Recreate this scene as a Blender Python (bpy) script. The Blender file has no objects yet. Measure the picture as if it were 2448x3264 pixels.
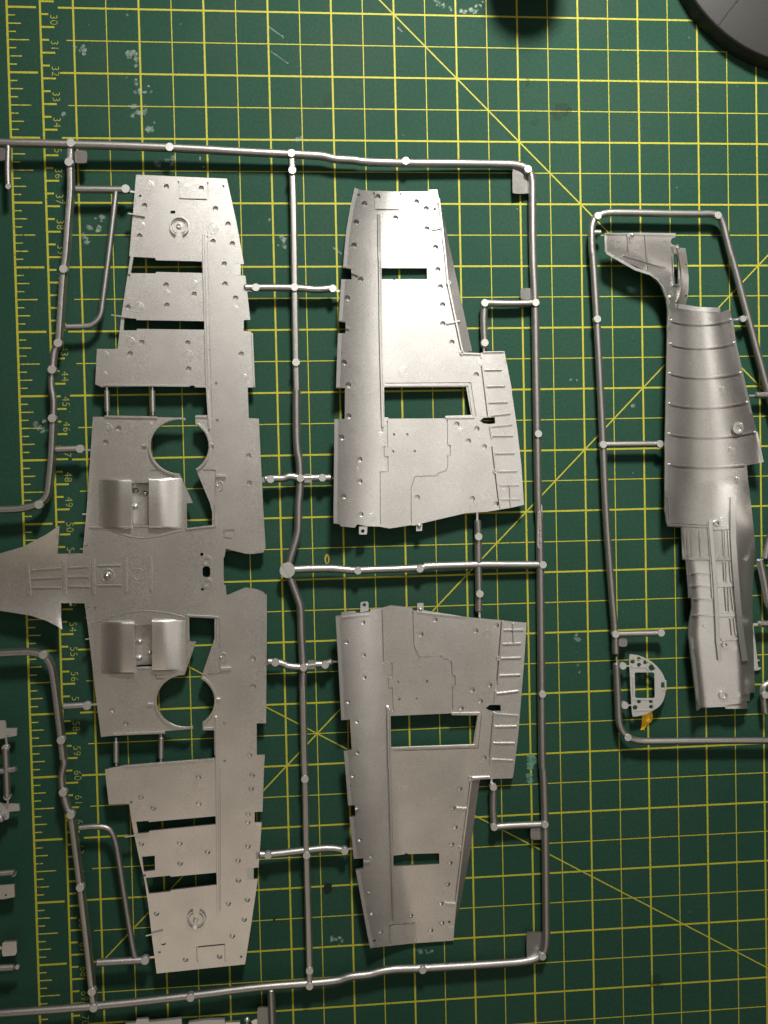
import bpy, math, random
import numpy as np
from mathutils import Vector, Matrix
from mathutils.geometry import delaunay_2d_cdt
random.seed(7); rng = np.random.default_rng(7)
SC = bpy.context.scene; COL = SC.collection
MM = 0.001
# ------------------------------------------------------------------ camera
CAMP = np.array([88.98073411, -192.45553889, 365.97138368])            # mm above the mat
CAMR = np.array([[0.9964619606, -0.0226437281, 0.0809371524],
                 [0.0246242219, 0.9994198555, -0.0235308012],
                 [-0.0803573721, 0.0254404008, 0.9964414076]])
FPX = 2850.0
cd = bpy.data.cameras.new('camera'); cam = bpy.data.objects.new('camera', cd); COL.objects.link(cam)
cd.sensor_fit = 'VERTICAL'; cd.sensor_height = 36.0; cd.sensor_width = 27.0
cd.lens = 36.0*FPX/3264.0; cd.clip_start = 0.01; cd.clip_end = 50
mw = Matrix.Identity(4)
for a in range(3):
    for b in range(3): mw[a][b] = CAMR[b][a]
    mw[a][3] = CAMP[a]*MM
cam.matrix_world = mw; SC.camera = cam
# ------------------------------------------------------------------ light (indoor: a desk lamp and a ceiling light)
SC.view_settings.view_transform = 'Standard'; SC.view_settings.look = 'None'
SC.view_settings.exposure = 0.0; SC.view_settings.gamma = 1.0
world = bpy.data.worlds.new('World'); SC.world = world; world.use_nodes = True
nt = world.node_tree; bg = nt.nodes['Background']                        # dim room: warm ceiling above, darker walls
tc = nt.nodes.new('ShaderNodeTexCoord'); sx = nt.nodes.new('ShaderNodeSeparateXYZ'); rp = nt.nodes.new('ShaderNodeValToRGB')
nt.links.new(tc.outputs['Generated'], sx.inputs[0]); nt.links.new(sx.outputs['Z'], rp.inputs[0]); nt.links.new(rp.outputs[0], bg.inputs[0])
rp.color_ramp.elements[0].position = 0.2; rp.color_ramp.elements[0].color = (.16, .13, .10, 1)
rp.color_ramp.elements[1].position = 1.0; rp.color_ramp.elements[1].color = (1.0, .76, .47, 1)
bg.inputs[1].default_value = 0.09
def area(name, loc, target, size, power, color, spread=math.pi):
    l = bpy.data.lights.new(name, 'AREA'); l.shape = 'DISK'; l.size = size; l.energy = power; l.color = color; l.spread = spread
    o = bpy.data.objects.new(name, l); COL.objects.link(o); o.location = loc
    o.rotation_euler = (Vector(target)-Vector(loc)).to_track_quat('-Z', 'Y').to_euler(); return o
area('desk_lamp', (0.17, 0.24, 0.38), (0.20, -0.09, 0), 0.09, 1.3, (1.0, 0.97, 0.90), 1.5)
strip_lamp = area('ceiling_strip', (0.42, -0.13, 1.0), (0.42, -0.13, 0), 1.25, 1.9, (1.0, 0.95, 0.87))
strip_lamp.data.shape = 'RECTANGLE'; strip_lamp.data.size_y = 0.34; strip_lamp.rotation_euler = (0, 0, math.radians(-50))
area('room_lamp', (-0.05, -1.15, 1.3), (0.1, -0.2, 0), 0.85, 1.75, (1.0, 0.86, 0.69))

# ------------------------------------------------------------------ pixels of the photograph -> points on a level plane
FR = {'Z4': (1880, 680, 4.1475), 'ZI': (1900, 2040, 5.53), 'ZF': (2080, 1580, 4.508), 'ZL': (0, 2240, 5.53), 'ZM': (0, 2640, 5.53),
      'ZB': (380, 3104, 2.9625), 'ZR': (2248, 1700, 3.685), 'ZW': (1480, 1080, 3.95), 'ZC': (250, 1480, 3.130), 'ZT': (0, 1600, 3.95),
      'ZU': (2248, 1100, 7.375), 'ZP': (2048, 0, 4.1475), 'ZY': (900, 1680, 4.1475), 'ZS': (1350, 0, 4.1475), 'D': (0, 0, 0.67769)}
for c in range(3):
    for r in range(4): FR['%d%d' % (c, r)] = (816*c, 816*r, 2.03309)
def P(s):
    out = []; f = None
    for t in s.split():
        if t.endswith(':'): f = FR[t[:-1]]; continue
        v = [float(q) for q in t.split(',')]
        e = [f[0]+v[0]/f[2], f[1]+v[1]/f[2]]
        if len(v) > 2: e.append(v[2]/f[2])
        out.append(tuple(e))
    return out
def un(p, z):                                      # photo px (N,2), heights mm (N,) -> world mm (N,3)
    p = np.asarray(p, float)[:, :2]; z = np.broadcast_to(np.asarray(z, float), (len(p),))
    d = np.c_[(p[:, 0]-1224)/FPX, -(p[:, 1]-1632)/FPX, -np.ones(len(p))] @ CAMR
    t = (z-CAMP[2])/d[:, 2]
    return CAMP+d*t[:, None]
# ------------------------------------------------------------------ materials
def mat(name):
    m = bpy.data.materials.new(name); m.use_nodes = True
    nt = m.node_tree; return m, nt, nt.nodes['Principled BSDF']
def N(nt, typ, **kw):
    n = nt.nodes.new(typ)
    for k, v in kw.items():
        if k in n.inputs: n.inputs[k].default_value = v
        else: setattr(n, k, v)
    return n
def noise(nt, scale, detail=3, rough=.55, dist=0):
    tc = nt.nodes.get('TC') or N(nt, 'ShaderNodeTexCoord'); tc.name = 'TC'
    n = N(nt, 'ShaderNodeTexNoise'); n.inputs['Scale'].default_value = scale; n.inputs['Detail'].default_value = detail
    n.inputs['Roughness'].default_value = rough; n.inputs['Distortion'].default_value = dist
    nt.links.new(tc.outputs['Object'], n.inputs['Vector']); return n
def ramp(nt, src, stops):
    r = N(nt, 'ShaderNodeValToRGB'); nt.links.new(src, r.inputs[0])
    el = r.color_ramp.elements
    while len(el) < len(stops): el.new(0.5)
    for e, (p, c) in zip(el, stops): e.position = p; e.color = (*c, 1) if len(c) == 3 else c
    return r
def bump(nt, b, src, strength, dist):
    bp = N(nt, 'ShaderNodeBump'); bp.inputs['Strength'].default_value = strength; bp.inputs['Distance'].default_value = dist
    nt.links.new(src, bp.inputs['Height']); nt.links.new(bp.outputs[0], b.inputs['Normal'])
def silver(name, lo, hi, metal, rough):
    m, nt, b = mat(name)
    n1 = noise(nt, 3200, 2, .6); n2 = noise(nt, 60, 4)
    mx = N(nt, 'ShaderNodeMix', data_type='FLOAT'); mx.inputs[0].default_value = .3
    nt.links.new(n1.outputs[0], mx.inputs[2]); nt.links.new(n2.outputs[0], mx.inputs[3])
    r = ramp(nt, mx.outputs[0], [(.3, lo), (.7, hi)]); nt.links.new(r.outputs[0], b.inputs['Base Color'])
    b.inputs['Metallic'].default_value = metal
    r2 = ramp(nt, n1.outputs[0], [(.3, (rough-.06,)*3), (.7, (rough+.06,)*3)]); nt.links.new(r2.outputs[0], b.inputs['Roughness'])
    bump(nt, b, n1.outputs[0], .45, .00006)
    return m
M_SIL = silver('silver_paint', (.42, .41, .405), (.74, .725, .71), .92, .36)
M_RUN = silver('silver_runner', (.28, .275, .27), (.46, .45, .44), .92, .42)
M_PIN = silver('silver_flat', (.45, .45, .44), (.60, .60, .59), .75, .45)

m, nt, b = mat('green_mat'); M_MAT = m
n1 = noise(nt, 14, 5, .6); n2 = noise(nt, 900, 3, .6); n3 = noise(nt, 26, 6, .7, .8)
r1 = ramp(nt, n1.outputs[0], [(.3, (.0150, .051, .034)), (.55, (.0175, .058, .0385)), (.75, (.0220, .060, .038))])
r3 = ramp(nt, n3.outputs[0], [(.50, (0, 0, 0)), (.78, (.5, .5, .5))])
mx = N(nt, 'ShaderNodeMix', data_type='RGBA'); mx.inputs[7].default_value = (.034, .058, .042, 1)
nt.links.new(r3.outputs[0], mx.inputs[0]); nt.links.new(r1.outputs[0], mx.inputs[6])
r2 = ramp(nt, n2.outputs[0], [(.25, (.82, .82, .82)), (.75, (1.16, 1.16, 1.16))])
mm = N(nt, 'ShaderNodeMix', data_type='RGBA', blend_type='MULTIPLY'); mm.inputs[0].default_value = 1
nt.links.new(mx.outputs[2], mm.inputs[6]); nt.links.new(r2.outputs[0], mm.inputs[7]); nt.links.new(mm.outputs[2], b.inputs['Base Color'])
b.inputs['Roughness'].default_value = .7; b.inputs['Specular IOR Level'].default_value = .10
bump(nt, b, n2.outputs[0], .35, .00012)

def print_mat(name, col, lo, hi, amax=1.0, sc=700):
    m, nt, b = mat(name)
    n1 = noise(nt, sc, 4, .7); n2 = noise(nt, 22, 4, .6)
    ad = N(nt, 'ShaderNodeMath', operation='MULTIPLY_ADD'); ad.inputs[1].default_value = .5
    nt.links.new(n2.outputs[0], ad.inputs[0]); nt.links.new(n1.outputs[0], ad.inputs[2])
    r = ramp(nt, ad.outputs[0], [(lo, (0, 0, 0)), (hi, (amax,)*3)]); nt.links.new(r.outputs[0], b.inputs['Alpha'])
    rc = ramp(nt, n1.outputs[0], [(.2, tuple(c*.75 for c in col)), (.7, col)]); nt.links.new(rc.outputs[0], b.inputs['Base Color'])
    b.inputs['Roughness'].default_value = .6; b.inputs['Specular IOR Level'].default_value = .3
    return m
M_YEL = print_mat('yellow_print', (.42, .40, .035), .42, .60)
M_YELW = print_mat('yellow_print_worn', (.50, .48, .06), .46, .72, .9)
M_NUM = print_mat('numeral_print', (.42, .44, .08), .46, .74, .85)
M_GLUE = print_mat('dried_glue', (.45, .56, .48), .55, .95, .48, 500)
M_DARK = print_mat('dark_stain', (.008, .013, .010), .35, .62, .92, 350)
M_FAINT = print_mat('faint_stain', (.012, .022, .016), .50, .95, .4, 250)
M_ORA = print_mat('orange_paint', (1.0, .58, .02), .1, .2)
M_TEAL = print_mat('teal_paint', (.12, .30, .23), .4, .8, .75, 500)
m, nt, b = mat('table_wood'); M_TAB = m
r = ramp(nt, noise(nt, 30, 5).outputs[0], [(.3, (.12, .07, .04)), (.7, (.2, .12, .07))]); nt.links.new(r.outputs[0], b.inputs['Base Color']); b.inputs['Roughness'].default_value = .5
m, nt, b = mat('dark_grey_plastic'); M_GRY = m
nn = noise(nt, 1500, 3); r = ramp(nt, nn.outputs[0], [(.3, (.017, .016, .0155)), (.7, (.026, .025, .024))]); nt.links.new(r.outputs[0], b.inputs['Base Color'])
b.inputs['Roughness'].default_value = .55; bump(nt, b, nn.outputs[0], .4, .0001)
m, nt, b = mat('black_plastic'); M_BLK = m
b.inputs['Base Color'].default_value = (.012, .012, .012, 1); b.inputs['Roughness'].default_value = .45

# ------------------------------------------------------------------ mesh helpers (verts given in world mm)
def obj(name, V, F, m, parent=None, smooth=True, ang=38):
    me = bpy.data.meshes.new(name)
    off = np.array(parent['_o'] if parent is not None else (0, 0, 0), float)
    me.from_pydata(((np.asarray(V, float)-off)*MM).tolist(), [], F); me.validate(); me.update()
    if smooth:
        me.polygons.foreach_set('use_smooth', [True]*len(me.polygons)); me.set_sharp_from_angle(angle=math.radians(ang))
    me.materials.append(m)
    o = bpy.data.objects.new(name, me); COL.objects.link(o)
    if parent is not None: o.parent = parent; o['_o'] = parent['_o']
    return o
def thing(name, label, cat, loc):
    o = bpy.data.objects.new(name, None); COL.objects.link(o); o.location = Vector(loc)*MM
    o.empty_display_size = .01
    o['label'] = label; o['category'] = cat; o['_o'] = tuple(loc); return o
def tag(o, label, cat=None, kind=None):
    o['label'] = label
    if cat: o['category'] = cat
    if kind: o['kind'] = kind
    return o
def box(x0, x1, y0, y1, z0, z1):
    V = [(x, y, z) for z in (z0, z1) for y in (y0, y1) for x in (x0, x1)]
    return V, [(0, 2, 3, 1), (4, 5, 7, 6), (0, 1, 5, 4), (2, 6, 7, 3), (0, 4, 6, 2), (1, 3, 7, 5)]
def inside(poly, q):
    x, y = q[:, 0], q[:, 1]; r = np.zeros(len(q), bool); p = np.asarray(poly)[:, :2]
    for (x1, y1), (x2, y2) in zip(p, np.roll(p, -1, 0)):
        c = (y1 > y) != (y2 > y)
        if c.any(): r ^= c & (x < (x2-x1)*(y-y1)/((y2-y1) or 1e-9)+x1)
    return r
def dens(poly, step, closed=True):
    p = [tuple(q[:2]) for q in poly]; out = []
    for a, b_ in zip(p, p[1:]+(p[:1] if closed else [])):
        n = max(1, int(math.hypot(b_[0]-a[0], b_[1]-a[1])//step))
        out += [(a[0]+(b_[0]-a[0])*k/n, a[1]+(b_[1]-a[1])*k/n) for k in range(n)]
    if not closed: out.append(p[-1])
    return out
def circ(c, r, n=14, sx=1.0): return [(c[0]+r*sx*math.cos(2*math.pi*k/n), c[1]+r*math.sin(2*math.pi*k/n)) for k in range(n)]
def smoothp(pts, it=2, closed=False):
    p = [np.array(q, float) for q in pts]
    for _ in range(it):
        o = [p[0]] if not closed else []
        L = list(zip(p, p[1:]+([p[0]] if closed else [])))
        for a, b_ in L: o += [a*.75+b_*.25, a*.25+b_*.75]
        if not closed: o.append(p[-1])
        p = o
    return [tuple(q) for q in p]
def plate(name, outline, holes, zf, thick, m, parent, step=14, cups=(), edge_step=16):
    """moulded sheet: outline, holes and blind recesses traced on the photo, top at zf(px), bottom `thick` mm below"""
    loops = [dens(outline, edge_step)]+[dens(h, edge_step) for h in holes]+[list(c) for c in cups]
    pts, edges = [], []
    for L in loops:
        k = len(pts); pts += L; edges += [(k+i, k+(i+1) % len(L)) for i in range(len(L))]
    A = np.array(loops[0]); lo, hi = A.min(0), A.max(0)
    gx, gy = np.meshgrid(np.arange(lo[0]+step/2, hi[0], step), np.arange(lo[1]+step/2, hi[1], step))
    gx = gx+((np.arange(gx.shape[0]) % 2)*step/2)[:, None]
    G = np.c_[gx.ravel(), gy.ravel()]; ok = inside(loops[0], G)
    for L in loops[1:]: ok &= ~inside(L, G)
    G = G[ok]
    Pn = np.array(pts)
    for k in range(0, len(Pn), 400):
        if len(G) == 0: break
        d = ((G[:, None]-Pn[None, k:k+400])**2).sum(2).min(1); G = G[d > (step*.35)**2]
    allp = [Vector(q) for q in pts+G.tolist()]
    v, e, f, _, _, _ = delaunay_2d_cdt(allp, edges, [], 0, 1e-4)
    v = np.array([tuple(q) for q in v])
    T = np.array([t for t in f if len(t) == 3]); cen = v[T].mean(1)
    ok = inside(loops[0], cen)
    for L in loops[1:]: ok &= ~inside(L, cen)
    T = T[ok]
    top = un(v, zf(v)); a, b_, c = top[T[:, 0]], top[T[:, 1]], top[T[:, 2]]
    flip = np.cross(b_-a, c-a)[:, 2] < 0; T[flip] = T[flip][:, ::-1]
    n = len(v); bot = top-np.array([0, 0, thick])
    # boundary edges -> walls
    E = {}
    for t in T:
        for i in range(3):
            k = (int(t[i]), int(t[(i+1) % 3])); E[k] = 1
    F = [tuple(int(q) for q in t) for t in T]+[tuple(int(q)+n for q in t[::-1]) for t in T]
    F += [(a_, a_+n, b2+n, b2) for (a_, b2) in E if (b2, a_) not in E]
    return obj(name, np.r_[top, bot], F, m, parent)
def cup(name, loop, zf, depth, m, parent):
    L = np.array(loop); t = un(L, zf(L)); n = len(L); d = t-np.array([0, 0, depth]); c = d.mean(0)
    V = np.r_[t+[0, 0, .004], d, [c]]; F = [(i, (i+1) % n, n+(i+1) % n, n+i) for i in range(n)]+[(n+i, n+(i+1) % n, 2*n) for i in range(n)]
    a, b_, c_ = V[n], V[n+1], V[2*n]
    if np.cross(b_-a, c_-a)[2] < 0: F = [tuple(reversed(f)) for f in F]
    return obj(name, V, F, m, parent, ang=30)
def strip(pts, w, step=18):
    """flat band of width w px along a px polyline: left and right rows with mitres"""
    p = np.array(dens(pts, step, False)); d = np.diff(p, axis=0); d /= np.linalg.norm(d, axis=1)[:, None]+1e-9
    nrm = np.c_[-d[:, 1], d[:, 0]]
    m_ = np.r_[nrm[:1], (nrm[:-1]+nrm[1:]), nrm[-1:]]; l = np.linalg.norm(m_, axis=1); m_ = m_/l[:, None]
    k = np.r_[1, 2/np.maximum(l[1:-1], .9), 1]
    k = np.r_[1, np.minimum(1/np.maximum((m_[1:-1]*nrm[1:]).sum(1), .6), 1.5), 1]
    return p-m_*k[:, None]*w/2, p+m_*k[:, None]*w/2
def ridge(name, pts, w, h, zf, m, parent, sink=.25, taper=.25):
    """raised moulded strip (px polyline, px width, mm height)"""
    a, b_ = strip(pts, w); n = len(a); a2, b2 = strip(pts, w*(1-taper))
    za, zb = zf(a), zf(b_)
    V = np.r_[un(a, za-sink), un(a2, za+h), un(b2, zb+h), un(b_, zb-sink)]
    V[n:2*n, 2] = V[:n, 2]+sink+h; V[2*n:3*n, 2] = V[3*n:, 2]+sink+h
    F = []
    for i in range(n-1):
        for r_ in range(3): F.append((r_*n+i, r_*n+i+1, (r_+1)*n+i+1, (r_+1)*n+i))
    F += [(0, n, 2*n, 3*n), (n-1, 4*n-1, 3*n-1, 2*n-1)]
    q = V[F[1][1]]-V[F[1][0]]; s = V[F[1][3]]-V[F[1][0]]
    if np.cross(q, s)[2] < 0: F = [tuple(reversed(f)) for f in F]
    return obj(name, V, F, m, parent)
def groove_poly(pts, w):
    a, b_ = strip(pts, w, 16); return [tuple(q) for q in a]+[tuple(q) for q in b_[::-1]]
def groove(name, pts, w, zf, depth, m, parent):
    a, b_ = strip(pts, w, 16); n = len(a); A, B = un(a, zf(a)), un(b_, zf(b_)); d = np.array([0, 0, depth])
    V = np.r_[A, A-d, B-d, B]; F = []
    for i in range(n-1):
        for r_ in range(3): F.append((r_*n+i, r_*n+i+1, (r_+1)*n+i+1, (r_+1)*n+i))
    q = V[F[1][1]]-V[F[1][0]]; s = V[F[1][3]]-V[F[1][0]]
    if np.cross(q, s)[2] < 0: F = [tuple(reversed(f)) for f in F]
    return obj(name, V, F, m, parent)
ROUND = [(math.cos(t), math.sin(t)) for t in [2*math.pi*k/16 for k in range(16)]]
TRAP = [(.98, -1), (1.0, -.8), (.72, .72), (.60, .95), (.42, 1.0), (-.42, 1.0), (-.60, .95), (-.72, .72), (-1.0, -.8), (-.98, -1)]
def tube(name, pts, r, zf, m, parent, prof=ROUND, smooth_it=2, ends=True, dz=0.0):
    """runner: profile swept along a px polyline at centre height zf"""
    p = np.array(smoothp([q[:2] for q in pts], smooth_it)); p = np.array(dens(p, 30, False))
    keep = np.r_[True, np.linalg.norm(np.diff(p, axis=0), axis=1) > .8]; p = p[keep]
    W = un(p, zf(p)+dz); T = np.gradient(W, axis=0); T /= np.linalg.norm(T, axis=1)[:, None]
    Nn = np.c_[-T[:, 1], T[:, 0], np.zeros(len(T))]; Nn /= np.linalg.norm(Nn, axis=1)[:, None]; U = np.cross(T, Nn); U *= np.sign(U[:, 2:3])
    rows = []; k = len(prof)
    def ring(c, n_, u_, s): return [c+n_*(s*r*a)+u_*(s*r*b_) for a, b_ in prof]
    if ends: rows.append(ring(W[0]-T[0]*r*.35, Nn[0], U[0], .62))
    for c, n_, u_ in zip(W, Nn, U): rows.append(ring(c, n_, u_, 1))
    if ends: rows.append(ring(W[-1]+T[-1]*r*.35, Nn[-1], U[-1], .62))
    V = np.array([q for R_ in rows for q in R_]); nr = len(rows); F = []
    for i in range(nr-1):
        for j in range(k): F.append((i*k+j, i*k+(j+1) % k, (i+1)*k+(j+1) % k, (i+1)*k+j))
    F += [tuple(range(k))[::-1], tuple((nr-1)*k+j for j in range(k))]
    # orient outward
    a = V[F[0][0]]; nrm = np.cross(V[F[0][1]]-a, V[F[0][3]]-a)
    if nrm @ (a-V[:k].mean(0)) < 0: F = [tuple(reversed(f)) for f in F]
    return obj(name, V, F, m, parent)
def lathe_mesh(name, prof, n=24, ang=40):
    V, F = [], []; k = len(prof)
    for j in range(n):
        t = 2*math.pi*j/n
        V += [(r*math.cos(t)*MM, r*math.sin(t)*MM, z*MM) for r, z in prof]
    for j in range(n):
        j2 = (j+1) % n
        F += [(j*k+i, j2*k+i, j2*k+i+1, j*k+i+1) for i in range(k-1)]
    me = bpy.data.meshes.new(name); me.from_pydata(V, [], F); me.validate(); me.update()
    me.polygons.foreach_set('use_smooth', [True]*len(me.polygons)); me.set_sharp_from_angle(angle=math.radians(ang))
    return me
def place(name, me, m, q, z, parent, sc=1.0):
    w = un([q[:2]], [z])[0]-np.array(parent['_o'])
    if not me.materials: me.materials.append(m)
    o = bpy.data.objects.new(name, me); COL.objects.link(o); o.parent = parent; o['_o'] = parent['_o']
    o.location = Vector(w.tolist())*MM; o.scale = (sc, sc, sc); return o
def const(z): return lambda p: np.full(len(p), float(z))

# ================================================================== setting: table and cutting mat
tb = obj('table', *box(-400, 900, -1000, 700, -40, -3.2), M_TAB, smooth=False); tb['kind'] = 'structure'
tag(tb, 'brown table top under the green cutting mat')
IN = 25.4
MX0, MX1, MY0, MY1 = -47, 560, -640, 330
mat_t = thing('cutting_mat', 'large worn green cutting mat printed with a yellow grid and rulers', 'cutting mat', (0, 0, 0))
V, F = box(MX0, MX1, MY0, MY1, -3, 0); obj('mat_sheet', V, F, M_MAT, mat_t, smooth=False)
def flat_rects(rs, z):
    V, F = [], []
    for x0, x1, y0, y1 in rs:
        k = len(V); V += [(x0, y0, z), (x1, y0, z), (x1, y1, z), (x0, y1, z)]; F.append((k, k+1, k+2, k+3))
    return V, F
H = 12.7; GX1, GY0, GY1 = 540, -H*48, H*24
for i in range(0, 43):
    w = .72 if i % 2 == 0 else .38
    o = obj('grid_line', *flat_rects([(i*H-w/2, i*H+w/2, GY0, GY1)], .03), M_YEL, mat_t, smooth=False)
for j in range(-24, 49):
    w = .72 if j % 2 == 0 else .38; x0 = -5.8 if j % 2 == 0 else -3.0
    obj('grid_line', *flat_rects([(x0, GX1, -j*H-w/2, -j*H+w/2)], .05), M_YEL, mat_t, smooth=False)
def diag(i0, j0, i1, j1, w, z):
    a = np.array([i0*H, -j0*H]); b_ = np.array([i1*H, -j1*H]); d = (b_-a)/np.linalg.norm(b_-a); n = np.array([-d[1], d[0]])*w/2
    V = [(*q, z) for q in (a-n, b_-n, b_+n, a+n)]; obj('diagonal_line', V, [(0, 1, 2, 3)], M_YEL, mat_t, smooth=False)
s3 = math.tan(math.radians(30))
diag(-4, -14, 40, 30, .55, .07); diag(0, 30, 42, -12, .55, .09); diag(0, 23-7*s3, 42, 23+35*s3, .5, .11)
obj('inch_ruler', *flat_rects([(-25.4-.42, -25.4+.42, GY0, GY1)], .03), M_YEL, mat_t, smooth=False)
obj('centimetre_ruler', *flat_rects([(-12.7-.40, -12.7+.40, GY0, GY1)], .03), M_YEL, mat_t, smooth=False)
tk1, tk2 = [], []
for k in range(-8*10, 8*24):
    y = -k*IN/8
    if k % 8 == 0: tk1.append((-25.4, -14.2, y-.40, y+.40))
    else:
        L = {4: 8.2, 2: 5.2, 6: 5.2}.get(k % 8, 3.2); tk2.append((-25.4, -25.4+L, y-.22, y+.22))
obj('inch_tick', *flat_rects(tk1, .05), M_YEL, mat_t, smooth=False)['kind'] = 'stuff'
obj('inch_tick', *flat_rects(tk2, .05), M_YELW, mat_t, smooth=False)['kind'] = 'stuff'
tk = []
for n2 in range(2*8, 2*85):
    y = -7.6-5*(n2-60); tk.append((-12.7, -12.7+(5.3 if n2 % 2 == 0 else 3.1), y-.36, y+.36))
obj('centimetre_tick', *flat_rects(tk, .05), M_YEL, mat_t, smooth=False)['kind'] = 'stuff'
for n in range(29, 73):
    fc = bpy.data.curves.new('numeral', 'FONT'); fc.body = str(n); fc.size = 4.15*MM; fc.align_x = 'RIGHT'; fc.fill_mode = 'FRONT'
    fc.offset = -.00006; fc.space_character = 1.05
    fc.materials.append(M_NUM)
    o = bpy.data.objects.new('numeral', fc); COL.objects.link(o); o.parent = mat_t
    bpy.context.view_layer.update(); me = bpy.data.meshes.new_from_object(o.evaluated_get(bpy.context.evaluated_depsgraph_get())); me.name = 'numeral'
    bpy.data.objects.remove(o); o = bpy.data.objects.new('numeral', me); COL.objects.link(o); o.parent = mat_t
    o.location = ((-12.7+3.8)*MM, (-7.6-10*(n-30)+.75)*MM, .06*MM); o.rotation_euler = (0, 0, -math.pi/2)
# stains, flecks and smears on the mat
def blotch(name, pts_r, m, z=.13, n=26, rough=.35):
    V, F = [], []
    for q in pts_r:
        c = un([q[:2]], [z])[0]; r = q[2]*.1232; k = len(V); ph = rng.uniform(0, 6.28, 4)
        V.append(tuple(c)); z += .0012
        for i in range(n):
            t = 2*math.pi*i/n; rr = r*(1+rough*(.5*math.sin(2*t+ph[0])+.35*math.sin(5*t+ph[1])+.3*math.sin(9*t+ph[2]))+rng.normal(0, rough*.12))
            V.append((c[0]+rr*math.cos(t), c[1]+rr*math.sin(t), z))
        V[k] = (c[0], c[1], z)
        F += [(k, k+1+i, k+1+(i+1) % n) for i in range(n)]
    o = obj(name, V, F, m, mat_t, smooth=False)
    if len(pts_r) > 1: o['kind'] = 'stuff'
    return o
def scat(s, k, spread):
    out = []
    for (x, y, r) in P(s):
        for _ in range(k): out.append((x+rng.normal(0, spread*r), y+rng.normal(0, spread*r), r*rng.uniform(.25, .7)))
    return out
blotch('glue_stain', P('00: 835,355,24 868,345,22 885,385,18 880,425,12'), M_GLUE)
blotch('glue_stain', scat('00: 880,540,22 895,590,22 935,600,14 960,560,10 975,595,9', 3, .5), M_GLUE)
blotch('glue_stain', scat('00: 880,690,30 905,730,32 860,740,22 945,700,18', 3, .5), M_GLUE)
blotch('glue_stain', P('00: 968,838,25 1000,795,6'), M_GLUE); blotch('glue_stain', P('00: 1020,1062,22'), M_GLUE)
blotch('glue_stain', scat('00: 1080,1050,28 1300,1030,12 1320,1080,10', 3, .6), M_GLUE)
blotch('glue_stain', P('00: 415,735,12 405,745,9 825,97,8 820,503,5'), M_GLUE)
blotch('glue_stain', scat('ZS: 160,15,30 200,35,30 250,70,28 270,95,18 340,110,34 370,125,22', 4, .45), M_GLUE)
blotch('glue_stain', scat('ZS: 500,150,34 560,155,38 620,130,36 670,140,34 700,95,30 750,70,26 790,20,26', 4, .45), M_GLUE)
blotch('glue_stain', P('21: 785,970,15 380,803,9 420,805,6'), M_GLUE); blotch('glue_stain', scat('22: 435,820,24 410,800,16 435,990,14 440,1030,9', 3, .6), M_GLUE)
blotch('glue_stain', scat('13: 500,1105,24 540,1100,22 550,1135,16 490,1110,18', 3, .5), M_GLUE)
blotch('glue_stain', scat('13: 1060,1185,18 1100,1190,16 1130,1188,14', 4, .5), M_GLUE)
blotch('glue_stain', scat('01: 250,1090,26 290,1130,24 300,1075,16', 3, .6), M_GLUE)
blotch('glue_stain', scat('00: 620,1480,34 640,1420,26 560,1540,28 520,310,24 550,340,22', 3, .6), M_GLUE)
blotch('glue_stain', scat('10: 85,1415,12 170,1550,28 160,1580,22 265,910,26 205,412,7 180,238,9', 3, .6), M_GLUE)
for s in ('10: 85,175,4 175,240,5', '10: 100,335,4 205,410,5', '10: 920,180,5 945,205,5', '10: 500,1605,5 555,1645,5'):
    a, b_ = P(s); blotch('glue_stain', [(a[0]+(b_[0]-a[0])*t, a[1]+(b_[1]-a[1])*t, 2.2) for t in np.linspace(0, 1, 14)], M_GLUE)
sp = []
for _ in range(95): sp.append((rng.uniform(0, 2448), rng.uniform(0, 3264), rng.choice([1.0, 1.3, 1.8, 2.6], p=[.45, .3, .17, .08])))
blotch('fleck', sp, M_GLUE, .14, 7, .3)['kind'] = 'stuff'
blotch('dark_spot', P('13: 465,780,34'), M_DARK, n=40, rough=.2); blotch('dark_spot', P('10: 462,640,38'), M_FAINT)
blotch('dark_spot', P('23: 930,1380,46 960,1410,26'), M_FAINT); blotch('dark_spot', P('01: 275,1083,14'), M_DARK); blotch('dark_spot', P('13: 117,982,9'), M_DARK)
blotch('dark_spot', P('20: 310,720,60 370,712,22 150,790,26 100,530,22'), M_FAINT)
blotch('teal_smear', P('22: 130,1600,36 120,1640,30'), M_TEAL); blotch('teal_smear', P('23: 115,75,26 112,50,20'), M_TEAL)
L = P('ZI: 870,1200 985,1270 1000,1330 1000,1390 975,1440 930,1475 895,1500 880,1540 855,1545 850,1600 838,1570 825,1580 800,1590 785,1590 805,1480 808,1400 812,1330 820,1260')
zc = [(*un([q], [.16])[0],) for q in L]; obj('orange_paint_smear', zc, [tuple(range(len(zc)))[::-1]], M_ORA, mat_t, smooth=False)
L = [circ((a[0], a[1]), 9.5, 20, .85) for a in P('ZY: 590,420')][0]; L2 = [circ((a[0], a[1]), 5.5, 20, .6) for a in P('ZY: 592,430')][0]
A_, B_ = un([(x, y+(y-1781)*.75) for x, y in L], .13), un([(x, y+(y-1783)*.9) for x, y in L2], .13)
obj('printed_zero', np.r_[A_, B_], [(i, (i+1) % 20, 20+(i+1) % 20, 20+i) for i in range(20)], print_mat('ochre_print', (.42, .30, .05), .4, .6), mat_t, smooth=False)

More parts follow.
